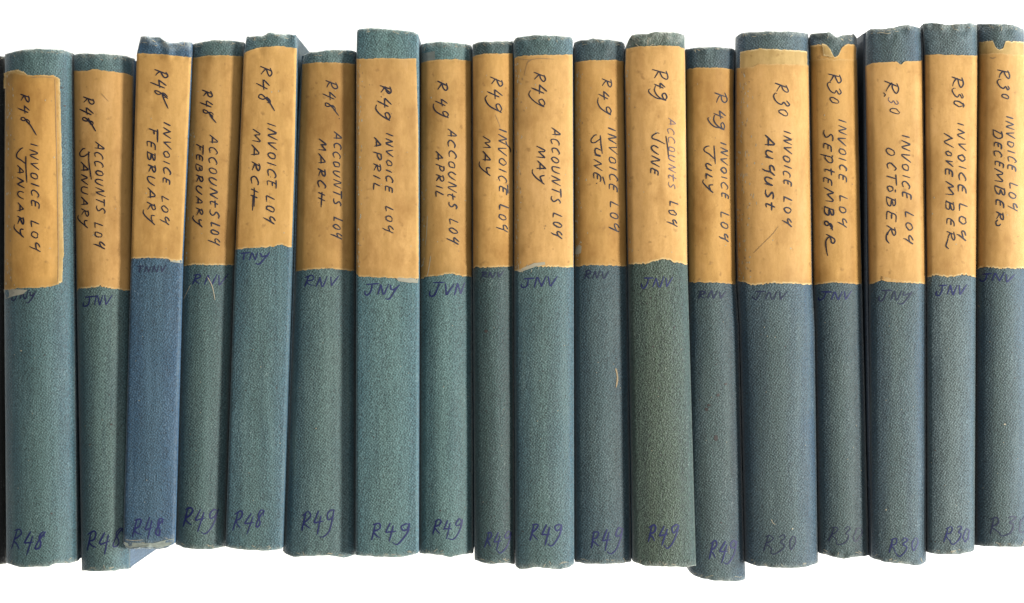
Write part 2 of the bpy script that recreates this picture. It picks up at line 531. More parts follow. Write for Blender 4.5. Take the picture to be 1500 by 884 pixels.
# ------------------------------------------------------------------ building one book
def build_spine(b, root):
    n = 30
    us = []
    for k in range(n + 1):                         # denser towards both joints
        t = k / n
        us.append(0.5 - 0.5 * math.cos(math.pi * t) if 0 else t)
    wpx = b.lr(400)[1] - b.lr(400)[0]
    extra = [b.ed / wpx * q for q in (0.06, 0.2, 0.45, 0.8)]
    us = sorted(set([round(u, 5) for u in us] + [round(e, 5) for e in extra] + [round(1 - e, 5) for e in extra]))
    ends = [0.0, 0.25, 0.8, 1.6, 2.6, 4.5, 8.0]
    ER = 2.2
    nr = 120
    verts, edge, wear = [], [], []
    cols = []
    for u in us:
        yt, yb = interp(b.top_n, u), interp(b.bot_n, u)
        yt += 0.9 * noise.noise(Vector((u * 9, b.i * 3.3, 1.0))) + 0.35 * noise.noise(Vector((u * 31, b.i * 3.3, 4.0)))
        yb += 0.9 * noise.noise(Vector((u * 8, b.i * 4.1, 2.0))) + 0.35 * noise.noise(Vector((u * 29, b.i * 4.1, 5.0)))
        col = []

        def put(y, dz, side=0.0):
            l, r = b.lr(y)
            x = l + (r - l) * u
            p = b.pt(x, y, -dz)
            col.append(len(verts)); verts.append(p)
            e = abs(2 * u - 1)
            edge.append(e ** 1.6)
            dt, db = y - yt, yb - y
            wv = max(0, 1 - dt / b.wearh) * 0.9 + max(0, 1 - db / b.weart) * 0.8
            jd = min(u, 1 - u) * (r - l)
            wv += max(0, 1 - jd / 3.0) * 0.22
            wear.append(min(1.0, wv))
        rows = [yb - e for e in ends] + [yb - 8 + (yt + 16 - yb) * k / nr for k in range(1, nr)] + [yt + e for e in reversed(ends)]
        # inside of the foot, then up the spine, then inside of the head
        for kk, y in enumerate(rows):
            dist = min(abs(y - yt), abs(y - yb))
            dz = (ER - math.sqrt(max(0, ER ** 2 - (ER - dist) ** 2))) * S if dist < ER else 0.0
            if kk == 0:
                put(y, dz + 0.007)
            put(y, dz)
            if kk == len(rows) - 1:
                put(y, dz + 0.007)
        cols.append(col)
    faces = []
    for a, c in zip(cols, cols[1:]):
        for k in range(len(a) - 1):
            faces.append((a[k], c[k], c[k + 1], a[k + 1]))
    # the cloth turns down both joints
    for col, flip in ((cols[0], True), (cols[-1], False)):
        low = []
        for vi in col:
            p = verts[vi].copy()
            p.z -= 0.006
            low.append(len(verts)); verts.append(p); edge.append(1.0); wear.append(0.0)
        for k in range(len(col) - 1):
            f = (col[k], col[k + 1], low[k + 1], low[k])
            faces.append(f if not flip else tuple(reversed(f)))
    mats = [b.cloth, M_CLOTHINK, M_CLOTHFAINT, M_STAIN, M_SPECK, M_SLIVER]
    mi = [0] * len(faces)
    sf = Surf(b)
    off = 0.00016
    for (s, x0, x1, y0, y1, wid, faint, rise) in b.cloth_text:
        sf.text(s, x0, y1, x1, y1 - rise, y1 - y0, wid * 1.1, off, 2 if faint else 1, slant=0.32, seed=b.i, gap=0.22, jit=.06)
    for kind, *a in b.marks:
        if kind == 'stain':
            sf.blob(*a, off, 3)
        elif kind == 'fleck':
            sf.blob(*a, off, 4)
        elif kind == 'sliver':
            sf.ribbon(catmull(a[0]), a[1], off * 1.5, 5)
        elif kind == 'scratch':
            sf.ribbon(catmull(a[0]), a[1], off, 4)
    # a few stray flecks and pinholes on every cloth spine
    for k in range(7):
        u = b.rng.uniform(.08, .92); y = b.rng.uniform(460, 770)
        l, r = b.lr(y)
        if k < 2:
            sf.blob(l + (r - l) * u, y, b.rng.uniform(.6, 1.0), b.rng.uniform(.6, 1.1), off, 3)
        else:
            sf.blob(l + (r - l) * u, y, b.rng.uniform(.35, .6), b.rng.uniform(.4, .8), off, 4)
    # loose threads along the worn head and tail
    for k in range(b.threads):
        u = b.rng.uniform(.06, .94); hd = k % 2 == 0
        ye = (interp(b.top_n, u) + b.rng.uniform(2.2, b.wearh * .8 + 2.2)) if hd else (interp(b.bot_n, u) - b.rng.uniform(2.2, b.weart * .8 + 2.2))
        l, r = b.lr(ye)
        x = l + (r - l) * u
        ln = b.rng.uniform(1.5, 4.0); an = b.rng.uniform(-.7, .7) + (1.5 if b.rng.random() < .25 else 0)
        pp = [(x + ln * t * math.cos(an), ye + ln * t * math.sin(an) + b.rng.uniform(-.5, .5)) for t in (-1, -.3, .4, 1)]
        sf.ribbon(catmull(pp), b.rng.uniform(.5, .9), off, 4)
    nb = len(verts)
    verts += sf.v; faces += [tuple(q + nb for q in f) for f in sf.f]; mi += sf.mi
    edge += [0.0] * len(sf.v); wear += [0.0] * len(sf.v)
    return link_mesh('spine', verts, faces, mats, root, mi, {'edge': edge, 'wear': wear})


def sheet(b, name, top, bot, xl, xr, mats, root, off, thick, torn_t=.5, torn_b=.6, torn_s=.2, sf=None, grime_shade=(0.8, 0.25), seed=0):
    """paper pasted on the spine; top and bot are (x, y) outlines, xl/xr are (y, x) side edges or None for the joints"""
    tn, bn = normed(top), normed(bot)
    nc, nr = 44, 150
    verts, wear, grm_shade, faces = [], [], [], []
    grid = []
    for r in range(nr + 1):
        row = []
        for c in range(nc + 1):
            s = c / nc
            t = r / nr
            # finer rows by both ends
            t = 0.5 - 0.5 * math.cos(math.pi * t)
            jt = 1.0 * noise.noise(Vector((s * 14, seed + b.i * 2.2, 1))) + 1.4 * torn_t * noise.noise(Vector((s * 45, seed + b.i * 2.2, 3)))
            jb = 1.3 * noise.noise(Vector((s * 14, seed + b.i * 2.2, 6))) + 1.9 * torn_b * noise.noise(Vector((s * 45, seed + b.i * 2.2, 8)))
            yt, yb = interp(tn, s) + jt, interp(bn, s) + jb
            y = yt + (yb - yt) * t
            bl, br = b.lr(y)
            l = bl if xl is None else interp(xl, y)
            rr = br if xr is None else interp(xr, y)
            l += torn_s * 1.1 * (noise.noise(Vector((y * .12, b.i, seed + 11))) + .6 * noise.noise(Vector((y * .5, b.i, seed + 12)))) * (0 if xl is None else 1)
            rr += torn_s * 1.1 * (noise.noise(Vector((y * .12, b.i, seed + 13))) + .6 * noise.noise(Vector((y * .5, b.i, seed + 14)))) * (0 if xr is None else 1)
            x = l + (rr - l) * s
            # a fold or blister in the paper now and then
            lift = 0.00012 * max(0, noise.noise(Vector((x * .06, y * .035, b.i * 2 + seed + 30))))
            row.append(len(verts)); verts.append(b.pt(x, y, off + lift))
            de = min(y - yt, 99) ; dbm = yb - y
            w = torn_t * max(0, 1 - de / 2.6) + torn_b * 1.3 * max(0, 1 - dbm / 3.0)
            sd = min(s, 1 - s) * (rr - l)
            w += torn_s * 0.8 * max(0, 1 - sd / 2.2)
            wear.append(min(1.0, w))
            g = grime_shade[0] * max(0, 1 - s / 0.30) + grime_shade[1] * max(0, (s - .85) / .15) + 0.6 * max(0, 1 - dbm / 16) * grime_shade[0] + 0.5 * max(0, 1 - de / 14) * grime_shade[0]  # grime, with shade painted in towards the side joints
            grm_shade.append(min(1.0, g))
        grid.append(row)
    for r in range(nr):
        for c in range(nc):
            faces.append((grid[r][c], grid[r + 1][c], grid[r + 1][c + 1], grid[r][c + 1]))
    ring = grid[0] + [grid[r][nc] for r in range(1, nr + 1)] + list(reversed(grid[nr]))[1:] + [grid[r][0] for r in range(nr - 1, 0, -1)]
    low = []
    for vi in ring:
        p = verts[vi].copy(); p.z -= thick
        low.append(len(verts)); verts.append(p); wear.append(wear[vi]); grm_shade.append(0.3)
    m = len(ring)
    for k in range(m):
        faces.append((ring[k], ring[(k + 1) % m], low[(k + 1) % m], low[k]))
    mi = [0] * len(faces)
    if sf is not None:
        nb = len(verts)
        verts += sf.v; faces += [tuple(q + nb for q in f) for f in sf.f]; mi += sf.mi
        wear += [0.0] * len(sf.v); grm_shade += [0.0] * len(sf.v)
    return link_mesh(name, verts, faces, mats, root, mi, {'wear': wear, 'grime_shade': grm_shade})


LAB_OFF = 0.00050
INK_OFF = LAB_OFF + 0.00016


def build_board(b, root, side):
    """one cloth-covered cover board, standing from the joint down to the table"""
    edge = b.boardL if side == 'L' else b.boardR
    uu = 0.0 if side == 'L' else 1.0
    yt, yb = interp(b.top_n, uu) + (b.headL if side == 'L' else 2.0), interp(b.bot_n, uu) - 1.5
    n = 14
    th = 6.0
    ztop = b.zc - b.bulge * 0.001 - b.ed * S - 0.0007
    verts, faces, att = [], [], []
    sg = 1 if side == 'L' else -1
    for k in range(n + 1):
        y = yt + (yb - yt) * k / n
        x = (interp(edge, y) if edge else (b.lr(y)[0] if side == 'L' else b.lr(y)[1])) - sg * 0.5 * (edge is None)  # set slightly outward so neighbouring boards seal out light
        a = P(x, y, ztop); c = P(x + sg * th, y, ztop)
        rs = 0.0007
        for p, dx in ((a, 1), (c, -1)):
            q = Vector((p.x, p.y, 0.0007)); verts.append(q)
            verts.append(Vector((p.x, p.y, ztop - rs)))
            verts.append(Vector((p.x + sg * dx * rs, p.y, ztop)))
    for k in range(n):
        o = 6 * k
        ring = (0, 1, 2, 5, 4, 3)
        for i2 in range(6):
            i0, i1 = ring[i2], ring[(i2 + 1) % 6]
            f = (o + i0, o + i1, o + 6 + i1, o + 6 + i0)
            faces.append(f if side == 'R' else tuple(reversed(f)))
    faces.append((0, 1, 2, 5, 4, 3)); faces.append(tuple(reversed([6 * n + q for q in (0, 1, 2, 5, 4, 3)])))
    return link_mesh('cover_board', verts, faces, [b.board], root, None,
                     {'edge': [1.0] * len(verts), 'wear': [0.0] * len(verts)}, sharp=0.7)


def build_pages(b, root):
    y0t, y0b = max(y for _, y in b.top) + max(7, b.headL + 3), min(y for _, y in b.bot) - 7
    zt = b.zc - b.bulge * 0.001 - b.ed * S - 0.004
    verts, faces = [], []
    n = 10
    for k in range(n + 1):
        y = y0t + (y0b - y0t) * k / n
        l, r = b.lr(y)
        if b.boardL: l = max(l, interp(b.boardL, y))
        if b.boardR: r = min(r, interp(b.boardR, y))
        for x, z, ins in ((l + 7.6, .006, 0), (l + 7.6, zt - .004, 0), ((l + r) / 2, zt, 0), (r - 7.6, zt - .004, 0), (r - 7.6, .006, 0), ((l + r) / 2, .010, 0)):
            p = P(x, y, zt); verts.append(Vector((p.x, p.y, z)))
    for k in range(n):
        o = 6 * k
        for i2 in range(6):
            faces.append((o + i2, o + (i2 + 1) % 6, o + 6 + (i2 + 1) % 6, o + 6 + i2))
    faces.append(tuple(range(5, -1, -1))); faces.append(tuple(6 * n + q for q in range(6)))
    return link_mesh('page_block', verts, faces, [M_PAGE], root, None, None, sharp=0.5)


def patch(b, name, pts, mat, root, off, thick=0.0002):
    """a small scrap stuck on the spine: outline in photograph pixels"""
    cx = sum(p[0] for p in pts) / len(pts); cy = sum(p[1] for p in pts) / len(pts)
    dense = straight(list(pts) + [pts[0]], 2.0)[:-1]
    verts = [b.pt(cx, cy, off)]
    n = len(dense)
    for q in (0.5, 1.0):
        for x, y in dense:
            jx = 0.5 * noise.noise(Vector((x * .6, y * .6, 3))) if q == 1 else 0
            jy = 0.5 * noise.noise(Vector((x * .6, y * .6, 9))) if q == 1 else 0
            verts.append(b.pt(cx + (x - cx) * q + jx, cy + (y - cy) * q + jy, off))
    for k in range(n):
        p = verts[1 + n + k].copy(); p.z -= thick; verts.append(p)
    faces = []
    for k in range(n):
        k2 = (k + 1) % n
        faces.append((0, 1 + k, 1 + k2))
        faces.append((1 + k, 1 + n + k, 1 + n + k2, 1 + k2))
        faces.append((1 + n + k, 1 + 2 * n + k, 1 + 2 * n + k2, 1 + n + k2))
    return link_mesh(name, verts, faces, [mat], root, None, {'wear': [0.35] * len(verts), 'grime_shade': [0.0] * len(verts)})


def make_book(i, d):
    b = Book(i, d)
    xm = sum(b.lr(442)) / 2
    root = bpy.data.objects.new('ledger_book', None)
    root.empty_display_size = 0.02
    root.location = P(xm, 442, H); root.location.z = 0.0
    COL.objects.link(root)
    tag(root, b.label, 'book', b.group)
    build_spine(b, root)
    build_board(b, root, 'L'); build_board(b, root, 'R')
    build_pages(b, root)
    for pl in b.patches:
        patch(b, pl[0], pl[1], pl[2], root, pl[3])
    if b.lab:
        sf = Surf(b)
        for t in b.writing:
            w = t[6] * .92 if len(t) > 6 else 2.2
            m = t[7] if len(t) > 7 else 1
            sf.text(t[0], t[1], t[2], t[3], t[4], t[5] * 1.06, w, INK_OFF, m, slant=0.42, seed=b.i, jit=.05)
        for pts, w, m, curved in b.strokes:
            sf.ribbon(catmull(pts) if curved else straight(pts), w * (1.0 if m in (1, 2) else 1), INK_OFF, m)
        # stray scuffs in the paper
        for k in range(6):
            u = b.rng.uniform(.1, .9); y = b.rng.uniform(110, 370); l, r = b.lr(y)
            x = l + (r - l) * u
            sf.blob(x, y, b.rng.uniform(.4, .9), b.rng.uniform(.5, 1.3), INK_OFF - .00009, 3 if k % 2 else 4)
        for y0, y1, n, wd in b.fray:              # rubbed and flaking paper along a joint
            for k in range(n):
                y = b.rng.uniform(y0, y1); l, r = b.lr(y)
                x = l + 2.0 + abs(b.rng.gauss(0, 1)) * wd if wd > 0 else r - 2.0 + abs(b.rng.gauss(0, 1)) * wd
                if k % 3 == 0:
                    dx = b.rng.uniform(-1.2, 1.2)
                    sf.ribbon(catmull([(x, y), (x + dx, y + 2), (x - dx, y + 4.5)]), b.rng.uniform(.6, 1.2), INK_OFF - .00009, 4)
                else:
                    sf.blob(x, y, b.rng.uniform(.4, 1.1), b.rng.uniform(.6, 2.2), INK_OFF - .00009, 3 if k % 3 == 1 else 4)
        ld = b.lab
        sheet(b, 'spine_label', ld['top'], ld['bot'], ld.get('xl'), ld.get('xr'), [b.paper, M_INK, M_INKFADE, M_CREASE, M_SPECK], root,
              LAB_OFF, 0.00055, ld.get('tt', .4), ld.get('tb', .6), ld.get('ts', .15), sf, ld.get('grime_shade', (0.8, 0.25)))
    for k, ud in enumerate(b.under):
        sheet(b, 'old_label', ud['top'], ud['bot'], ud.get('xl'), ud.get('xr'), [ud.get('mat', M_PALE)], root,
              ud.get('off', 0.00026), 0.0004, 1.0, .8, .6, None, (0.6, 0.4), seed=40 + k)
    BOOKS.append(b)
    return root


# ------------------------------------------------------------------ the setting: a white table top
def build_table():
    w, t = 4.0, 0.04
    v = [(-w, -w, -t), (w, -w, -t), (w, w, -t), (-w, w, -t), (-w, -w, 0), (w, -w, 0), (w, w, 0), (-w, w, 0)]
    f = [(0, 3, 2, 1), (4, 5, 6, 7), (0, 1, 5, 4), (1, 2, 6, 5), (2, 3, 7, 6), (3, 0, 4, 7)]
    o = link_mesh('tabletop', v, f, [M_TABLE], None, None, None, smooth=False)
    o['kind'] = 'structure'
    o['label'] = 'bright white table top under the row of ledgers'
    o['category'] = 'table top'


build_table()

# ------------------------------------------------------------------ cloth and paper of the ledgers
C_TEAL = cloth_material('teal_green_book_cloth', (0.0269, 0.0506, 0.0477), (0.0130, 0.0359, 0.0477), 1.0, .45, .45)
C_GREY = cloth_material('grey_green_book_cloth', (0.0353, 0.0598, 0.0549), (0.0151, 0.0396, 0.0531), 1.0, .55, .45)
C_NAVY = cloth_material('navy_blue_book_cloth', (.0175, .0405, .0585), (.0075, .0275, .0530), 0.9, .35, .25)
C_AQUA = cloth_material('aqua_book_cloth', (0.0353, 0.0653, 0.0603), (0.0185, 0.0478, 0.0567), 1.0, .40, .35)
C_DEEP = cloth_material('deep_green_book_cloth', (0.0139, 0.0285, 0.0261), (0.0076, 0.0212, 0.0252), 1.0, .50, .35)
C_OLIVE = cloth_material('olive_green_book_cloth', (0.0168, 0.0253, 0.0162), (0.0105, 0.0207, 0.0189), 1.7, .40, .30)
C_SLATE = cloth_material('slate_blue_book_cloth', (0.0206, 0.0336, 0.0319), (0.0097, 0.0239, 0.0387), 1.0, .60, .45)
C_PALE = cloth_material('faded_grey_blue_book_cloth', (.033, .047, .045), (.019, .036, .046), 1.0, .60, .45)
C_FOREST = cloth_material('dark_green_book_cloth', (0.0260, 0.0469, 0.0432), (0.0118, 0.0322, 0.0423), 1.0, .50, .40)
C_BLUEGREY = cloth_material('blue_grey_book_cloth', (0.0218, 0.0377, 0.0387), (0.0105, 0.0267, 0.0387), 1.0, .50, .40)
C_BLACK = cloth_material('black_book_cloth', (.003, .0035, .004), (.0025, .003, .0035), 1.0, .3, .1, 0.0, .95)
B_TEAL = cloth_material('teal_board_cloth', (.032, .060, .078), (.032, .060, .078), .9, .3, .2, 0.0)
B_NAVY = cloth_material('blue_board_cloth', (.034, .070, .115), (.034, .070, .115), 0.8, .3, .2, 0.0)
B_DARK = cloth_material('dark_board_cloth', (.010, .017, .026), (.010, .017, .026), .8, .3, .2, 0.0)  # near black; on lighter books shade is put into this colour
P_AMBER = paper_material('amber_kraft_label', (.305, .161, .043), .75)
P_TAN = paper_material('tan_kraft_label', (.305, .168, .050), .55)
P_LIGHT = paper_material('light_kraft_label', (.318, .177, .058), .55)

P_OLD = paper_material('browned_kraft_label', (.275, .153, .047), .75)
ROW = 'cloth bound ledgers standing in one row'
Z = dict(prot=0, bulge=2.2, r=6.0, rump=1.0, wearh=6.0, weart=6.0, cloth=C_TEAL, board=B_TEAL, paper=P_TAN,
         boardL=None, boardR=None, headL=2.0, threads=12, fray=[], marks=[], patches=[], under=[], writing=[], strokes=[], cloth_text=[], lab=None, group=ROW)


def bk(**k):
    d = dict(Z); d.update(k); return d


DATA = [
 # a black ledger cut off by the left edge of the photograph
 bk(label='black ledger mostly out of frame at the left end of the row', prot=-30, bulge=1.5, cloth=C_BLACK, board=B_DARK,
    L=[(84, -62), (830, -66)], R=[(84, 7.2), (425, 6.0), (826, 9)],
    top=[(-62, 84), (-20, 80), (5, 83)], bot=[(-66, 828), (-20, 831), (7, 826)], weart=3, wearh=3),
 # 1
 bk(label='ledger with peeling tan label handwritten R48 INVOICE LOG JANUARY', prot=3, bulge=2.8, r=13, fray=[(110, 420, 60, 5)], cloth=C_TEAL, paper=P_AMBER,
    L=[(79, 7.0), (425, 5.8), (822, 9)], R=[(73, 107), (350, 109), (822, 114)],
    top=[(5, 80), (20, 75.5), (31, 73), (57, 71.5), (93, 73), (107, 78)],
    bot=[(7, 824), (9, 826), (30, 832), (71, 830), (80, 826), (100, 826), (114, 822)],
    lab=dict(top=[(6, 112), (14, 107), (27, 108), (38, 110), (48, 111), (60, 110), (79, 111), (85, 114)],
             bot=[(4, 425), (28, 422.5), (59, 421.5), (76, 419.5), (87, 417)], xl=None, xr=[(112, 85), (240, 87.5), (330, 87), (417, 86)],
             tt=.5, tb=.3, ts=.35, grime_shade=(1.0, .9)),
    under=[dict(top=[(6, 108), (15, 104), (27, 102.5), (36, 106.5), (41, 111)], bot=[(6, 130), (41, 130)], xl=[(100, 5.5), (130, 5.5)], xr=[(100, 41), (130, 41)], off=.00022),
           dict(top=[(80, 114), (87, 116)], bot=[(80, 416), (92, 414)], xl=[(112, 80), (417, 80)], xr=[(112, 87.5), (235, 90.5), (300, 91.5), (375, 93.5), (380, 92.2), (417, 91)], off=.00022)],
    patches=[('glue_residue', [(5, 424), (24, 424), (40, 425), (34, 431), (20, 434), (8, 438)], M_RESIDUE, .0003)],
    writing=[('R48', 30, 137, 31, 183, 13), ('INVOICE', 44.5, 209, 46.5, 306, 10.5), ('LOG', 46, 323, 47, 368, 11), ('ANUARY', 25.5, 242, 25.5, 348, 8.8)],
    strokes=[([(38, 178), (44, 183), (53.5, 198.6)], 2.2, 1, True), ([(34, 217), (31, 218), (25, 225), (25, 231), (31, 235), (38.5, 241)], 2.2, 1, True),
             ([(38, 229), (38, 245), (39.5, 268)], 2.2, 1, True),
             ([(80.5, 116), (81.5, 150), (82.5, 200), (84, 260), (85, 330), (85.5, 380), (84.5, 414)], 1.3, 3, True), ([(46, 114), (62, 113), (79, 114.5)], 1.1, 3, True)],
    cloth_text=[('JNY', 17, 52, 429, 440, 1.9, True, 3), ('R48', 14, 64, 779, 807, 2.0, False, 2)],
    marks=[('stain', 91, 129, 1.3, 1.3), ('stain', 95, 155.5, 1.7, 1.5), ('stain', 75.5, 752.5, 1.5, 1.4), ('fleck', 31, 514, 1.2, 1)]),
 # 2
 bk(label='ledger with clean tan label handwritten R48 ACCOUNTS LOG JANUARY', prot=0, bulge=2.6, r=11, cloth=C_GREY, paper=P_LIGHT, wearh=9, board=B_NAVY,
    L=[(81, 106.5), (330, 110), (836, 119.5)], R=[(85, 196), (420, 193), (836, 191)],
    top=[(106, 81), (113, 78.5), (147, 78.5), (181, 81.6), (195, 85.6)], bot=[(119.5, 836.5), (147, 837.5), (170, 836), (191, 833)],
    lab=dict(top=[(106, 104), (120, 104), (131.5, 103.2), (134, 101.5), (158, 104.5), (180, 107), (195, 112)],
             bot=[(111, 428), (114, 422.5), (126, 422), (138, 421.5), (146, 419), (160, 422), (175, 424.5), (193, 426)], tb=.9, grime_shade=(.4, .15)),
    writing=[('R48', 122, 140, 121, 182, 15), ('ACCOUNTS', 139, 208, 141, 312, 11.5), ('LOG', 138.5, 325, 140, 363, 12), ('ANUARY', 119, 238, 119, 334, 9.5)],
    strokes=[([(129, 173), (134, 182), (140.5, 193)], 2.3, 1, True), ([(125, 218.5), (122, 218), (117, 224), (118, 229), (124, 229), (132, 223)], 2.2, 1, True),
             ([(130, 222), (130.5, 240), (134, 263.5)], 2.2, 1, True), ([(148, 137), (159, 149)], .9, 3, False)],
    cloth_text=[('JNV', 121, 164, 435, 449, 1.9, False, 2), ('R48', 126, 180, 781, 806, 2.2, False, 5)],
    marks=[('stain', 163, 622, 1.5, 1.5)]),
 # 3
 bk(label='navy blue ledger with tan label handwritten R48 INVOICE LOG FEBRUARY', prot=8, bulge=.9, r=3.5, cloth=C_NAVY, board=B_NAVY, rump=2.6, wearh=14, weart=16,
    boardL=[(50, 206), (380, 198), (800, 196)],
    L=[(53, 206), (78, 200), (380, 191.5), (796, 180)], R=[(62, 280.5), (85, 280.5), (380, 267), (796, 255.5)],
    top=[(208, 54), (213, 53), (236, 55), (246, 61), (253, 64), (270, 61), (281, 62)],
    bot=[(179, 797), (184, 803), (189, 805), (210, 803.5), (232, 805), (246, 802), (255.5, 797)],
    lab=dict(top=[(200, 78), (240, 80), (281, 84.5)], bot=[(192, 379.5), (215, 378), (246, 379), (249, 382), (267, 382)], grime_shade=(.5, .3)),
    patches=[('frayed_lip', [(181, 794), (200, 796), (225, 796), (245, 791), (254.5, 789), (254.8, 794), (246, 800), (232, 802.5), (210, 801.5), (190, 802.5), (184, 800)], M_FRAY, .0004), ('tape_scrap', [(247, 378), (267, 380), (267, 386), (250, 384)], M_RESIDUE, .00035)],
    writing=[('R48', 226, 101, 228, 143, 17), ('INVOICE', 240, 178.6, 239, 271, 9.5), ('LOG', 237.5, 287, 237.5, 328, 10), ('F', 219, 187, 219, 201, 11), ('EBRUARY', 216.5, 205, 216, 329, 10.5)],
    strokes=[([(237, 136), (240, 145), (246.5, 159.6)], 2.2, 1, True), ([(230.5, 190), (231, 209)], 2.2, 1, False)],
    cloth_text=[('TNNV', 200, 244, 391, 400, 1.7, True, 2), ('R48', 193, 240, 762, 787, 2.2, False, 4)],
    marks=[('scratch', [(184, 791), (196, 792), (210, 791)], .8)]),
 # 4
 bk(label='ledger with tan label handwritten R48 ACCOUNTS LOG FEBRUARY, beside the navy one', prot=2, bulge=2.2, r=11, fray=[(190, 385, 24, 3)], cloth=C_FOREST, paper=P_OLD, wearh=5,
    L=[(66, 281), (388, 267), (798, 257)], R=[(62, 358), (388, 344), (803, 330)],
    top=[(281.5, 66), (285, 64), (300, 61), (315, 59), (343, 59.6), (359, 62)], bot=[(257, 798), (270, 803), (284, 805), (310, 805), (330, 801)],
    lab=dict(top=[(281.7, 85.6), (306.5, 81.6), (335, 81.3), (357, 83.5)], bot=[(267, 391), (275, 388.5), (284, 387.7), (306.5, 388.5), (343, 388.5)], tb=.7, grime_shade=(.7, .2)),
    writing=[('R48', 296, 131, 298, 171, 13.5), ('ACCOUNtS', 307, 197.6, 307.5, 319, 11), ('LOG', 309, 325, 309, 357, 13), ('FEBRUARY', 288, 210, 287, 333, 8.8)],
    strokes=[([(306, 165), (309, 171), (317, 180.5)], 2.2, 1, True)],
    cloth_text=[('RNV', 280, 333, 403, 418, 1.9, False, 1), ('R49', 266, 318, 747, 772, 2.1, False, 2)],
    marks=[('scratch', [(269, 438), (274, 428), (279, 418)], .9), ('scratch', [(304, 406), (311, 420), (315, 440)], 1.3), ('stain', 300, 485, 1.1, 1.0)]),
 # 5
 bk(label='tall aqua ledger with tan label handwritten R48 INVOICE LOG MARCH', prot=9, bulge=.9, r=4.0, cloth=C_TEAL, paper=P_TAN, rump=1.6,
    L=[(54, 361), (76, 357), (388, 343.5), (800, 330)], R=[(51, 434), (71, 435), (258, 431), (360, 427.5), (806, 413)],
    top=[(361, 54), (386, 53), (393, 48), (400, 48.5), (408, 49.7), (434, 51)], bot=[(330, 801), (349, 805), (392, 807.5), (413, 804.5)],
    lab=dict(top=[(357, 79), (363, 75), (372, 71.5), (383, 69.5), (408, 67.5), (435, 71)], bot=[(344.7, 366), (363, 363.6), (391, 362.5), (402, 361), (414, 358), (419, 361.5), (428, 362.5)], tb=.5, grime_shade=(.5, .1)),
    writing=[('R48', 380.5, 95, 380, 152, 16), ('INVOICE', 392.5, 179, 392, 276, 11.5), ('LOG', 390, 286, 390, 326, 12), ('MARCH', 370, 188.6, 367.5, 294, 10)],
    strokes=[([(391, 142), (395, 150), (402.5, 163)], 2.3, 1, True), ([(371, 286), (370, 309)], 2.2, 1, False), ([(404.5, 264), (405, 274)], 2, 1, False)],
    cloth_text=[('TNY', 351, 394, 371, 382, 1.9, False, 1), ('R48', 340, 386, 750, 775, 2.0, False, 1)],
    marks=[('stain', 360, 572, .9, .9)]),
 # 6
 bk(label='ledger with shaded tan label handwritten R48 ACCOUNTS LOG MARCH', prot=0, bulge=2.4, r=12, boardL=[(81, 442), (258, 432), (397, 428.5), (815, 414)], cloth=C_GREY, paper=P_OLD,  # left board shaped outward to keep the gap dark
    L=[(81, 445), (93, 442), (258, 435.5), (397, 432), (815, 415.5)], R=[(76, 522), (397, 521), (815, 521.5)],
    top=[(445, 80), (453.6, 77), (487.5, 73), (513, 74), (522, 76.5)], bot=[(415.5, 810), (421, 813), (430.5, 816.5), (482, 814), (503.5, 818), (521.6, 813)],
    lab=dict(top=[(444.5, 94), (465, 92), (490, 91.5), (520, 94)], bot=[(432, 397.5), (453.6, 395), (484.7, 393), (496, 395), (521, 397.6)], tb=.5, grime_shade=(.5, .5)),
    writing=[('R48', 477.5, 116, 477, 162, 16), ('ACCOUNTS', 489, 193, 488, 301, 10.5), ('LOG', 488.5, 317, 488, 348, 12), ('MARCH', 467, 204, 466, 297, 10)],
    strokes=[([(487, 156), (491, 163), (496.5, 170)], 1.7, 1, True), ([(496.5, 173.8), (497.6, 174.6)], 2.6, 1, False)],
    cloth_text=[('RNV', 445, 496, 406, 420, 1.9, False, 1), ('R49', 440, 489, 753, 780, 2.2, False, 4)],
    marks=[('fleck', 463, 628, .9, .9)]),
 # 7
 bk(label='tallest aqua ledger with flat spine, tan label handwritten R49 INVOICE LOG APRIL', prot=10, bulge=.9, r=4.0, fray=[(90, 405, 60, 4)], cloth=C_AQUA, paper=P_LIGHT, rump=.7, wearh=5,
    L=[(44, 523), (86, 521.8), (400, 521.3), (815, 520.8)], R=[(47, 613), (85, 613.5), (400, 614), (813, 613)],
    top=[(523, 44.5), (528, 42.5), (542, 41), (585, 44), (606, 46.5), (614, 51)], bot=[(520.6, 814), (556, 816.5), (588, 817), (600, 814), (612.6, 811)],
    lab=dict(top=[(521.8, 86.4), (565, 85.6), (611, 86.4)], bot=[(521.8, 401), (526, 405), (550, 406.5), (582, 407.5), (613.6, 408)], xl=None, xr=[(86, 609.5), (190, 612.5), (410, 613.2)], ts=.3, tb=.4, grime_shade=(.9, .05)),
    patches=[('glue_residue', [(580, 407), (613, 407), (612, 415), (596, 414), (583, 412)], M_RESIDUE, .00035)],
    writing=[('R49', 557, 123, 555.5, 175, 15), ('INVOICE', 566, 194, 565.5, 284, 9.5), ('LOG', 565, 301.5, 565, 341, 11), ('APRIL', 548, 201, 547, 282, 9.5)],
    strokes=[([(558, 141.5), (559.5, 143)], 2.0, 1, False), ([(560, 127), (573, 137)], 2.4, 1, False)],
    cloth_text=[('JNY', 533, 584, 418, 433, 2.1, False, 2), ('R49', 543, 600, 768, 790, 2.1, False, 3)],
    marks=[('fleck', 526, 385, 2.2, 2.6), ('fleck', 525, 395, 1.8, 1.5), ('stain', 574, 365, 1.4, 1.0)]),
 # 8
 bk(label='ledger with shaded tan label handwritten R49 ACCOUNTS LOG APRIL', prot=0, bulge=2.2, r=11, fray=[(240, 400, 20, 4)], cloth=C_AQUA, paper=P_OLD, wearh=9,
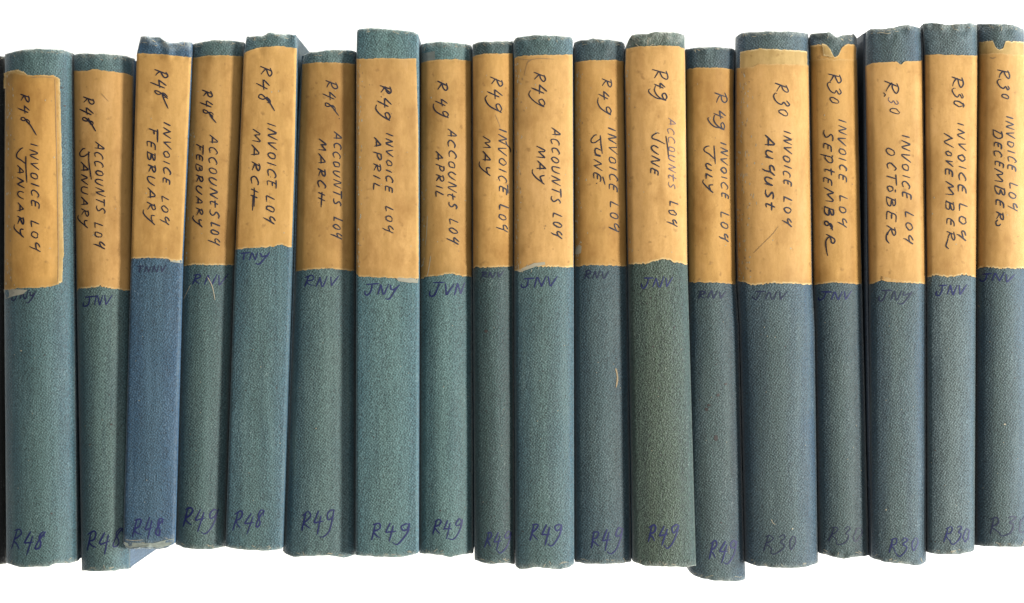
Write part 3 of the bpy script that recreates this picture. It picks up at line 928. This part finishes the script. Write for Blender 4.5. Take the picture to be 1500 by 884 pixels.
    L=[(66, 615.5), (250, 615), (400, 614.5), (813, 614)], R=[(66, 691), (391, 692), (811, 693.4)],
    top=[(615.5, 66), (624, 63), (650, 61.6), (678, 64), (691, 66.6)], bot=[(614, 810.5), (642, 813.5), (659, 817), (675, 812.5), (691, 811)],
    lab=dict(top=[(616, 93), (627, 88.7), (650, 87.2), (669.6, 87.2), (691, 90)], bot=[(614, 408.5), (627, 405.5), (645, 403), (661, 401), (675, 405), (692, 405.5)], tb=.6, grime_shade=(.9, .5)),
    patches=[('tape_scrap', [(617, 79), (637, 75), (637, 89), (617, 92)], M_TAPE, .0003)],
    writing=[('R', 641.5, 117, 640, 134, 13.5), ('49', 641, 143, 642, 171, 14), ('ACCOUNtS', 657, 188.6, 657, 306, 10.5), ('LOG', 659, 319.5, 659, 356, 12), ('APRIL', 638.5, 222, 638.5, 292, 10)],
    strokes=[([(631, 375), (629, 389), (626, 405)], 1.0, 4, True), ([(626, 316), (625, 340), (623, 360)], .8, 4, True)],
    cloth_text=[('JVN', 629, 681, 417, 434, 2.1, False, 2), ('R49', 632, 677, 763, 784, 2.0, False, 2)],
    marks=[('stain', 645, 748, 1.3, 1.3)]),
 # 9
 bk(label='thin deep green ledger with tan label handwritten R49 INVOICE LOG MAY', prot=6, bulge=1.7, r=8, cloth=C_DEEP, paper=P_TAN, wearh=5,
    L=[(65, 692), (391, 692.5), (821, 695)], R=[(62, 752), (394, 752.5), (826, 754.4)],
    top=[(691.5, 65), (696, 62.8), (700.7, 61.6), (725, 60.6), (752, 60.6)], bot=[(695, 821), (705, 824), (719, 827), (740.6, 825), (754.4, 827)],
    lab=dict(top=[(691.7, 83.6), (700, 80.5), (712, 78.8), (752.5, 78.8)], bot=[(692.8, 394), (697, 391), (702, 392.5), (715, 392), (752.5, 390.5)], grime_shade=(.6, .3)),
    writing=[('R49', 719, 111, 718, 164, 15.5), ('INVOICE', 731, 187.6, 731, 285, 11.5), ('LOG', 731.5, 298.7, 731.5, 339, 12), ('MAY', 708, 200, 707, 257, 10.5)],
    strokes=[([(741, 207), (743, 213), (746, 216), (748, 221), (747.5, 223.5)], 2.1, 1, True), ([(743.5, 271), (744.5, 284)], 2.1, 1, False), ([(725.5, 168), (731, 181), (733, 188)], .9, 3, True)],
    cloth_text=[('RNV', 704, 738, 399, 407, 1.8, True, 1), ('R49', 709, 748, 780, 801, 2.0, False, 2)],
    marks=[('stain', 712, 485.5, 2.6, 2.3)]),
 # 10
 bk(label='ledger with torn edged tan label handwritten R49 ACCOUNTS LOG MAY', prot=12, bulge=1.6, r=7, fray=[(90, 392, 70, 4), (385, 396, 14, 14)], cloth=C_FOREST, paper=P_LIGHT, wearh=8, rump=.9, weart=9,
    L=[(61, 751.5), (85, 753), (390, 752.8), (832, 754.8)], R=[(57, 839), (391, 840.3), (824, 841)],
    top=[(751, 61), (754, 57), (758, 54.5), (781, 51.5), (808, 52), (834.6, 54), (839, 57)], bot=[(754.5, 830), (760, 834.5), (764, 834.5), (786, 831.5), (810, 834), (822, 834.5), (832, 832), (841, 827)],
    lab=dict(top=[(752.6, 86.4), (758, 83), (767, 82), (786.5, 81), (840, 80.3)], bot=[(753, 397), (762, 396), (769.6, 392.8), (780, 390.5), (800, 391), (840.3, 392)], xl=None, xr=None, tb=1.0, ts=.5, grime_shade=(1.0, .1)),
    writing=[('R49', 783, 104, 782.5, 155, 16.5), ('ACCOUNTS', 808, 186.7, 808.5, 298, 11.5), ('LOG', 811, 311, 811, 347, 12.5), ('MAY', 787, 214, 786, 270, 11.5)],
    strokes=[([(758, 86), (775, 88), (790, 86), (812, 87)], 1.1, 3, True), ([(775, 88), (771, 97), (768, 112)], 1.0, 3, True), ([(778, 88), (771, 94)], .9, 3, True)],
    cloth_text=[('JNV', 763, 816, 408, 421, 2.2, False, 1), ('R49', 775, 823, 770, 793, 2.2, False, 2)],
    marks=[('stain', 760, 785, 1.0, 1.0), ('stain', 766, 779, .9, .9)],
    patches=[('torn_paper_scrap', [(756, 397), (764, 394), (772, 390), (782, 386), (798, 384), (799, 388), (784, 391), (770, 396), (762, 399)], M_SPECK, .0007)]),
 # 11
 bk(label='ledger with scuffed tan label handwritten R49 INVOICE LOG JUNE, a tan sliver on its cloth', prot=4, bulge=2.0, r=10, fray=[(100, 385, 70, 5)], cloth=C_BLUEGREY, paper=P_TAN, rump=1.6,
    L=[(62, 841), (391, 840.8), (824, 842)], R=[(65, 915.5), (113, 914.5), (390, 919), (480, 921), (824, 925)],
    top=[(841, 62.4), (849, 59.6), (868.5, 56.8), (888, 58), (911, 61), (915.5, 65)], bot=[(842, 823.5), (859, 826.5), (902, 826.5), (925, 823.5)],
    lab=dict(top=[(842, 92.5), (850, 90), (863, 88.7), (899.6, 88), (914.5, 90.5)], bot=[(841, 391), (852, 389.5), (871, 388.3), (919, 390.5)], grime_shade=(1.0, .5), tb=.4),
    writing=[('R49', 881.5, 113, 880, 168, 13.5), ('INVOICE', 891, 186.7, 893, 281, 11), ('LOG', 894.5, 295, 895, 339, 11.5), ('uNE', 871, 216, 870.5, 267, 10)],
    strokes=[([(874.5, 198), (871, 198.5), (866, 205), (867, 209), (872, 209), (880.5, 203)], 2.1, 1, True), ([(879.5, 198.5), (880.5, 212), (882.5, 225.6)], 2.2, 1, False),
             ([(883, 259), (886.5, 271)], 2.1, 1, False), ([(873.8, 268.4), (874.8, 269.4)], 3.0, 1, False)],
    cloth_text=[('RNV', 854, 893, 398, 409, 1.9, True, 1), ('R49', 864, 911, 778, 803, 2.1, False, 4)],
    patches=[('torn_paper_scrap', [(843, 366), (848, 358), (852, 361), (851, 371), (846, 373), (842, 372)], M_SPECK, .0007)],
    marks=[('sliver', [(902, 540), (904, 548), (904.5, 557), (902.5, 568)], 2.4)]),
 # 12
 bk(label='olive green ledger with tan label handwritten R49 ACCOUNTS LOG JUNE', prot=13, bulge=1.8, r=9, fray=[(100, 385, 24, 2)], cloth=C_OLIVE, paper=P_LIGHT, rump=1.2, wearh=20, weart=7,
    boardR=[(50, 1003), (377, 1003), (830, 1006)],
    L=[(70, 916.5), (105, 915), (386, 919.5), (824, 926.5)], R=[(53, 1003), (91, 1004), (377, 1007), (828, 1020)],
    top=[(916.6, 68), (921, 58), (925, 51.7), (937, 49.7), (949, 50), (955, 48), (964.7, 47), (990, 47.7), (1003, 51.5)], bot=[(926.5, 823), (945, 829.5), (1005, 831.5), (1020.5, 829)],
    lab=dict(top=[(916, 72), (925, 70), (939, 68.6), (973, 66.6), (993, 68.2), (1003, 72)], bot=[(919, 387), (935, 387), (950.5, 385.7), (958, 382.5), (970, 380), (980, 381.5), (992, 385.5), (1007, 388)], tb=.9, ts=.3, grime_shade=(.45, .1)),
    writing=[('R', 957, 101, 959, 119, 20), ('4', 963, 120, 963, 131, 12), ('9', 965, 133, 965, 149, 13), ('ACCOUNtS', 979, 173, 980, 277, 9.5, 1.7, 2), ('LOG', 981, 294, 981, 331, 12), ('UNE', 955, 212, 953.5, 258, 10.5)],
    strokes=[([(966, 196), (963, 195), (956, 199), (956, 203), (964, 206), (974.5, 211.5)], 2.1, 1, True), ([(975.5, 199.4), (978, 215), (979.5, 232)], 1.9, 1, True),
             ([(973, 145.5), (962, 144), (952, 137), (950.5, 132), (953, 130.5)], 2.1, 1, True)],
    cloth_text=[('JNV', 938, 986, 408, 422, 2.0, False, 1), ('R49', 947, 994, 771, 795, 2.2, False, 2)],
    marks=[('stain', 953, 437, 1.2, 1.2), ('stain', 948, 445, 1.0, 1.0), ('stain', 957, 508, 1.3, 1.2), ('stain', 988, 480, 1.2, 1.2), ('scratch', [(931, 64.5), (934, 67), (937, 69)], 1.3), ('scratch', [(949, 58), (949, 66)], 1.1)]),
 # 13
 bk(label='low set ledger with brown spots, tan label handwritten R49 INVOICE LOG JULY', prot=0, bulge=2.1, r=11, cloth=C_SLATE, paper=P_TAN, wearh=4,
    L=[(72, 1004), (414, 1008), (834, 1008.5), (845, 1011)], R=[(74, 1077), (133, 1074.8), (412, 1078), (480, 1083), (800, 1090), (850, 1092.6)],
    top=[(1004, 72.3), (1019.6, 70), (1045, 68.6), (1073, 71.5), (1077, 73.7)], bot=[(1009, 838), (1014, 843), (1027, 848), (1048, 851.5), (1066, 852), (1085, 851.5), (1092.6, 849)],
    lab=dict(top=[(1004, 102.6), (1010, 101), (1022, 99.7), (1050.7, 99.2), (1076, 102.6)], bot=[(1008, 414), (1030, 413.6), (1050.7, 414.6), (1078, 417)], tb=.4, grime_shade=(.4, .5)),
    writing=[('R', 1047, 133, 1048, 155, 15), ('4', 1049, 161, 1050, 175, 12), ('9', 1050.5, 176, 1051, 191, 11.5), ('INVOICE', 1055, 207.6, 1058, 293, 9), ('LOG', 1057, 309.6, 1056.5, 353.5, 10.5), ('uLY', 1035, 239, 1034, 281, 9.5)],
    strokes=[([(1039.5, 214.5), (1036, 214.5), (1031.5, 218), (1032.5, 222), (1039, 226), (1047, 233.5)], 2.1, 1, True), ([(1046, 213.5), (1047, 227), (1048, 241)], 2.1, 1, False),
             ([(1056, 188), (1047, 186), (1040, 180), (1037, 174), (1039, 172.5)], 2.1, 1, True)],
    cloth_text=[('RNV', 1021, 1064, 427, 438, 1.9, True, 0), ('R49', 1037, 1079, 797, 820, 2.4, False, 3)],
    marks=[('stain', 1035, 600, 2.8, 2.6), ('stain', 1038.5, 594, 2.4, 2.0), ('stain', 1052, 579, 2.4, 2.2), ('stain', 1063, 563, 2.0, 1.8), ('stain', 1049, 642, 2.9, 4.6), ('stain', 1056.5, 766, 1.4, 1.3), ('scratch', [(1068, 800), (1068, 812)], .5)]),
 # 14
 bk(label='widest ledger with tan label handwritten R30 INVOICE LOG AUGUST', prot=8, bulge=2.6, r=14, fray=[(105, 408, 130, 12)], headL=20, board=B_DARK, cloth=C_SLATE, paper=P_LIGHT, rump=.6, wearh=7,
    L=[(55, 1078), (102, 1077), (250, 1076), (412, 1079.5), (480, 1083.5), (824, 1091.5)], R=[(49, 1184), (96, 1186), (414, 1190.6), (480, 1194), (824, 1198.5)],
    top=[(1077.5, 54), (1081, 51), (1086, 48), (1121, 46), (1161, 46.2), (1184, 49.5)], bot=[(1091, 823.5), (1109, 829.5), (1130, 832), (1152, 832.5), (1178, 832), (1199, 825)],
    under=[dict(top=[(1083, 76.5), (1095, 74), (1116, 71.5), (1150, 73), (1182, 75.5)], bot=[(1083, 112), (1183, 112)], xl=[(60, 1084), (112, 1084)], xr=[(60, 1182), (112, 1183)], off=.00025)],
    lab=dict(top=[(1076.7, 100.8), (1085, 99.5), (1101.6, 98.6), (1110, 94.2), (1145, 94), (1186, 96)], bot=[(1079, 412), (1088, 413), (1099, 418), (1116, 416.5), (1132.7, 414.5), (1160, 415.5), (1178, 417), (1190.6, 417)], tb=.9, ts=.3, grime_shade=(.85, .1)),
    writing=[('R', 1134.5, 120, 1136, 139, 17), ('3', 1137, 141, 1138, 157, 16.5), ('0', 1141, 158, 1141, 171, 13.5), ('INVOICE', 1148, 191, 1148, 273, 10.5), ('LOG', 1149, 287, 1148.5, 330, 11), ('AuGuSt', 1121, 198.6, 1121, 309, 12.5, 2.9)],
    strokes=[([(1104, 371), (1120, 355), (1132, 343), (1140, 332)], .9, 3, True)],
    cloth_text=[('JNV', 1102, 1154, 428, 439, 1.9, True, 1), ('R30', 1116, 1168, 783, 806, 1.7, True, 0)],
    marks=[('scratch', [(1130, 761), (1132, 766), (1136, 769)], 1.0), ('fleck', 1161, 775, 1.2, 1.2)]),
 # 15
 bk(label='ledger with torn head and notched label handwritten R30 INVOICE LOG SEPTEMBER', prot=2, bulge=2.2, r=11, cloth=C_SLATE, paper=P_TAN, rump=2.6, wearh=9,
    L=[(55, 1185), (96, 1186.5), (414, 1191.2), (480, 1194.5), (810, 1199.5)], R=[(57, 1255.5), (88, 1255.7), (411, 1262.7), (815, 1273)],
    top=[(1184.5, 55), (1186, 50), (1200, 48.5), (1214.7, 47), (1221, 52), (1226, 55), (1231, 52.5), (1240, 51.5), (1251, 49.7), (1255.7, 55)],
    bot=[(1199.5, 810.5), (1220, 816), (1233.6, 819), (1250, 817), (1273, 814)],
    under=[dict(top=[(1186, 67.5), (1204, 65), (1213, 70), (1218, 81), (1223, 84), (1228, 82), (1233, 70), (1240, 65), (1252, 65.5), (1255, 72)], bot=[(1186, 120), (1255.5, 120)], off=.00022, mat=P_TAN),
           dict(top=[(1204, 64), (1212, 66), (1217, 74), (1219, 80)], bot=[(1206, 82), (1219, 84.5)], xl=[(60, 1203.5), (72, 1205), (84, 1207)], xr=[(60, 1214), (70, 1218), (84, 1221)], off=.0006)],
    lab=dict(top=[(1186.5, 88.5), (1205, 86.5), (1212, 85), (1222, 88), (1228, 86.5), (1256, 87.5)], bot=[(1191, 418), (1205, 415.5), (1220, 414), (1262.7, 416.8)], tb=.5, grime_shade=(.6, .5)),
    writing=[('R', 1214.5, 106, 1215, 124, 15.5), ('3', 1216, 125, 1217, 139, 14), ('0', 1216.5, 141, 1216.5, 153.5, 12.5), ('INVOICE', 1228, 174, 1230, 267, 10), ('LOG', 1230.5, 285, 1230, 332, 10.5),
             ('S', 1207, 189, 1207, 207, 13), ('E', 1207, 208, 1207, 223, 10.5), ('p', 1207, 225, 1208, 243, 12), ('t', 1208, 245, 1208, 256, 13), ('E', 1207, 258, 1207, 272, 11), ('M', 1209, 275, 1210, 301, 11.5, 2.5), ('B', 1209, 302, 1209, 319, 13, 2.8), ('8', 1209, 323, 1209, 338, 12, 2.6), ('r', 1210, 341, 1210, 366, 11.5, 2.6)],
    cloth_text=[('JNV', 1198, 1249, 428, 440, 2.0, False, 1), ('R30', 1212, 1263, 773, 795, 1.7, True, 1)],
    marks=[]),
 # 16
 bk(label='ledger with flat spine and creased label handwritten R30 INVOICE LOG OCTOBER', prot=10, bulge=1.7, r=14, boardL=[(48, 1265), (417, 1266.5), (819, 1274)], cloth=C_SLATE, paper=P_LIGHT, rump=2.0, wearh=7, board=B_DARK,  # left board shaped outward to shut light out of the gap
    L=[(48, 1268), (102, 1267.5), (417, 1272.7), (819, 1275.5)], R=[(42, 1351), (91, 1352.7), (414, 1357), (824, 1357)],
    top=[(1268, 47), (1271, 44.5), (1275, 42), (1292, 42.5), (1310, 39.8), (1320, 37.5), (1328.6, 35.8), (1341, 39), (1351, 42)],
    bot=[(1275.5, 816.5), (1284, 820.5), (1299, 824), (1320, 826.5), (1342, 829), (1350, 827), (1357, 823)],
    lab=dict(top=[(1267, 97), (1274, 94), (1282, 92), (1313, 90.7), (1317, 94), (1320, 95), (1324, 90.5), (1352, 89)], bot=[(1272.7, 417), (1282, 414), (1290.5, 411), (1305, 411.5), (1324.4, 414), (1357, 416)], tb=.7, grime_shade=(.4, .15)),
    patches=[('label_fold', [(1293, 405), (1318, 411), (1326, 414.5), (1300, 413), (1292, 411)], P_LIGHT, .0010)],
    writing=[('R', 1296, 115, 1296, 138, 18), ('z', 1301, 142, 1301, 153, 13, 1.6, 2), ('0', 1303, 155, 1303, 168, 13.5, 1.8), ('INVOICE', 1321.5, 196.7, 1323, 293, 10.5), ('LOG', 1327, 309.6, 1326, 356, 10.5),
             ('O', 1298, 215, 1298, 230, 14, 2.3), ('C', 1299, 237, 1299, 250, 12), ('T', 1299, 252, 1299, 268, 12.5), ('o', 1300, 271, 1300, 284, 12), ('BER', 1299, 287, 1299, 349, 12.5, 2.4)],
    strokes=[([(1301, 340), (1298.5, 346), (1299, 352), (1303, 357)], 2.4, 1, True), ([(1294, 136), (1297, 139), (1295, 142)], 1.8, 1, True)],
    cloth_text=[('JNY', 1287, 1336, 427, 440, 2.0, True, 1), ('R30', 1301, 1346, 790, 809, 1.9, False, 2)],
    marks=[('scratch', [(1285, 49), (1292, 48), (1299, 49.5), (1305, 48.5)], 1.1), ('fleck', 1298, 747, 1.2, 1.2)]),
 # 17
 bk(label='ledger with smooth tan label handwritten R30 INVOICE LOG NOVEMBER', prot=9, bulge=1.5, r=9, cloth=C_PALE, paper=P_LIGHT, rump=2.2, wearh=10, board=B_DARK,
    L=[(34, 1350.5), (81, 1354), (408, 1357.6), (811, 1358)], R=[(37, 1431.5), (82, 1432), (405, 1429.8), (811, 1428)],
    top=[(1350, 36), (1353, 34), (1370, 33.6), (1386.6, 36.4), (1405, 35), (1423, 33.6), (1431, 37)], bot=[(1358, 809), (1368, 812), (1380.5, 813), (1405, 812.5), (1420, 810), (1428, 806)],
    lab=dict(top=[(1353, 81), (1372, 80), (1400, 81), (1432, 82)], bot=[(1358, 407), (1366, 404.5), (1372.5, 403.5), (1385, 405.5), (1395, 405.5), (1404, 403.5), (1412, 402.7), (1429.6, 405.5)], tb=1.0, grime_shade=(.45, .1)),
    writing=[('R', 1394.5, 110, 1395, 132, 17, 2.4), ('3', 1398, 132, 1398, 145, 12), ('0', 1398.5, 146, 1398.5, 158.5, 12.5), ('INVOICE', 1403, 178.7, 1405, 285, 10), ('LOG', 1405.5, 297, 1405, 351, 10),
             ('N', 1383, 195, 1383, 217, 12, 2.2), ('O', 1385.5, 220, 1385.5, 230, 9.5), ('V', 1386, 233, 1386, 244, 9.5), ('E', 1385, 246, 1385, 260, 10), ('M', 1386, 265, 1386, 289, 10.5), ('B', 1385.5, 293, 1385.5, 311, 11, 2.3), ('E', 1387, 318, 1387, 333, 10), ('R', 1387.5, 336, 1387.5, 357, 10)],
    strokes=[([(1389, 350), (1387, 356), (1386, 361), (1390, 365)], 2.3, 1, True), ([(1410.5, 151), (1412.5, 155), (1411, 158)], 1.6, 1, True)],
    cloth_text=[('JNV', 1371, 1416, 418, 432, 2.0, False, 1), ('R30', 1382, 1421, 771, 793, 1.9, False, 0)],
    marks=[('stain', 1364, 793, .9, .9), ('stain', 1370, 794, .9, .9), ('stain', 1383, 795, .9, .9), ('stain', 1370, 660, 1.2, 1.2)]),
 # 18
 bk(label='last ledger at the right end, notched label handwritten R30 INVOICE LOG DECEMBER', prot=8, bulge=2.6, r=14, cloth=C_SLATE, paper=P_LIGHT, rump=2.6, wearh=9,
    L=[(34, 1432), (82, 1432.3), (400, 1430), (802, 1428.8)], R=[(44, 1501), (400, 1507), (802, 1512)],
    top=[(1432, 35), (1452, 34.7), (1471, 34.9), (1485, 37), (1494, 40), (1501, 44)], bot=[(1429, 799.5), (1440, 800.5), (1458, 801.5), (1496.5, 802), (1512, 798)],
    under=[dict(top=[(1432, 62.4), (1444, 60.5), (1454.5, 60), (1458, 70), (1464, 74), (1470, 70), (1473, 60.5), (1501, 62)], bot=[(1432, 110), (1502, 110)], off=.00025)],
    lab=dict(top=[(1432, 79.5), (1450, 79), (1464, 78), (1480, 80), (1501.5, 80.5)], bot=[(1430, 394), (1438, 392.5), (1446, 391.5), (1468.6, 393.2), (1507, 394)], tb=1.0, grime_shade=(.45, .1)),
    writing=[('R', 1461.5, 100, 1463, 118, 15.5), ('3', 1465, 120, 1465, 132, 12.5), ('0', 1467, 136, 1467, 146, 11), ('INVOICE', 1474, 169.6, 1477, 252, 10.5), ('LOG', 1479, 267, 1479.5, 308, 10.5),
             ('D', 1456, 189, 1456, 205, 13, 2.4), ('E', 1457, 207, 1457, 218.5, 10.5), ('C', 1457, 219, 1457, 231, 11), ('E', 1458, 234, 1458, 246, 11, 2.3), ('M', 1457.5, 247, 1457.5, 269, 11, 2.3), ('B', 1458, 272, 1459, 288, 12, 2.5), ('E', 1459.5, 291, 1459.5, 306, 11.5), ('R', 1459.5, 309, 1459.5, 325, 11)],
    strokes=[([(1462, 322), (1459, 326), (1460.5, 330.5), (1464.5, 330.5), (1466, 328)], 2.2, 1, True), ([(1451, 84), (1454, 86), (1459, 84)], 1.6, 3, True)],
    cloth_text=[('JNV', 1434, 1487, 402, 413, 2.0, False, 1), ('R30', 1448, 1509, 758, 781, 2.2, True, 2)],
    marks=[('fleck', 1472, 622, 1.6, 1.3), ('scratch', [(1432, 447), (1435, 450)], 1.0)]),
]

for i, d in enumerate(DATA):
    make_book(i, d)
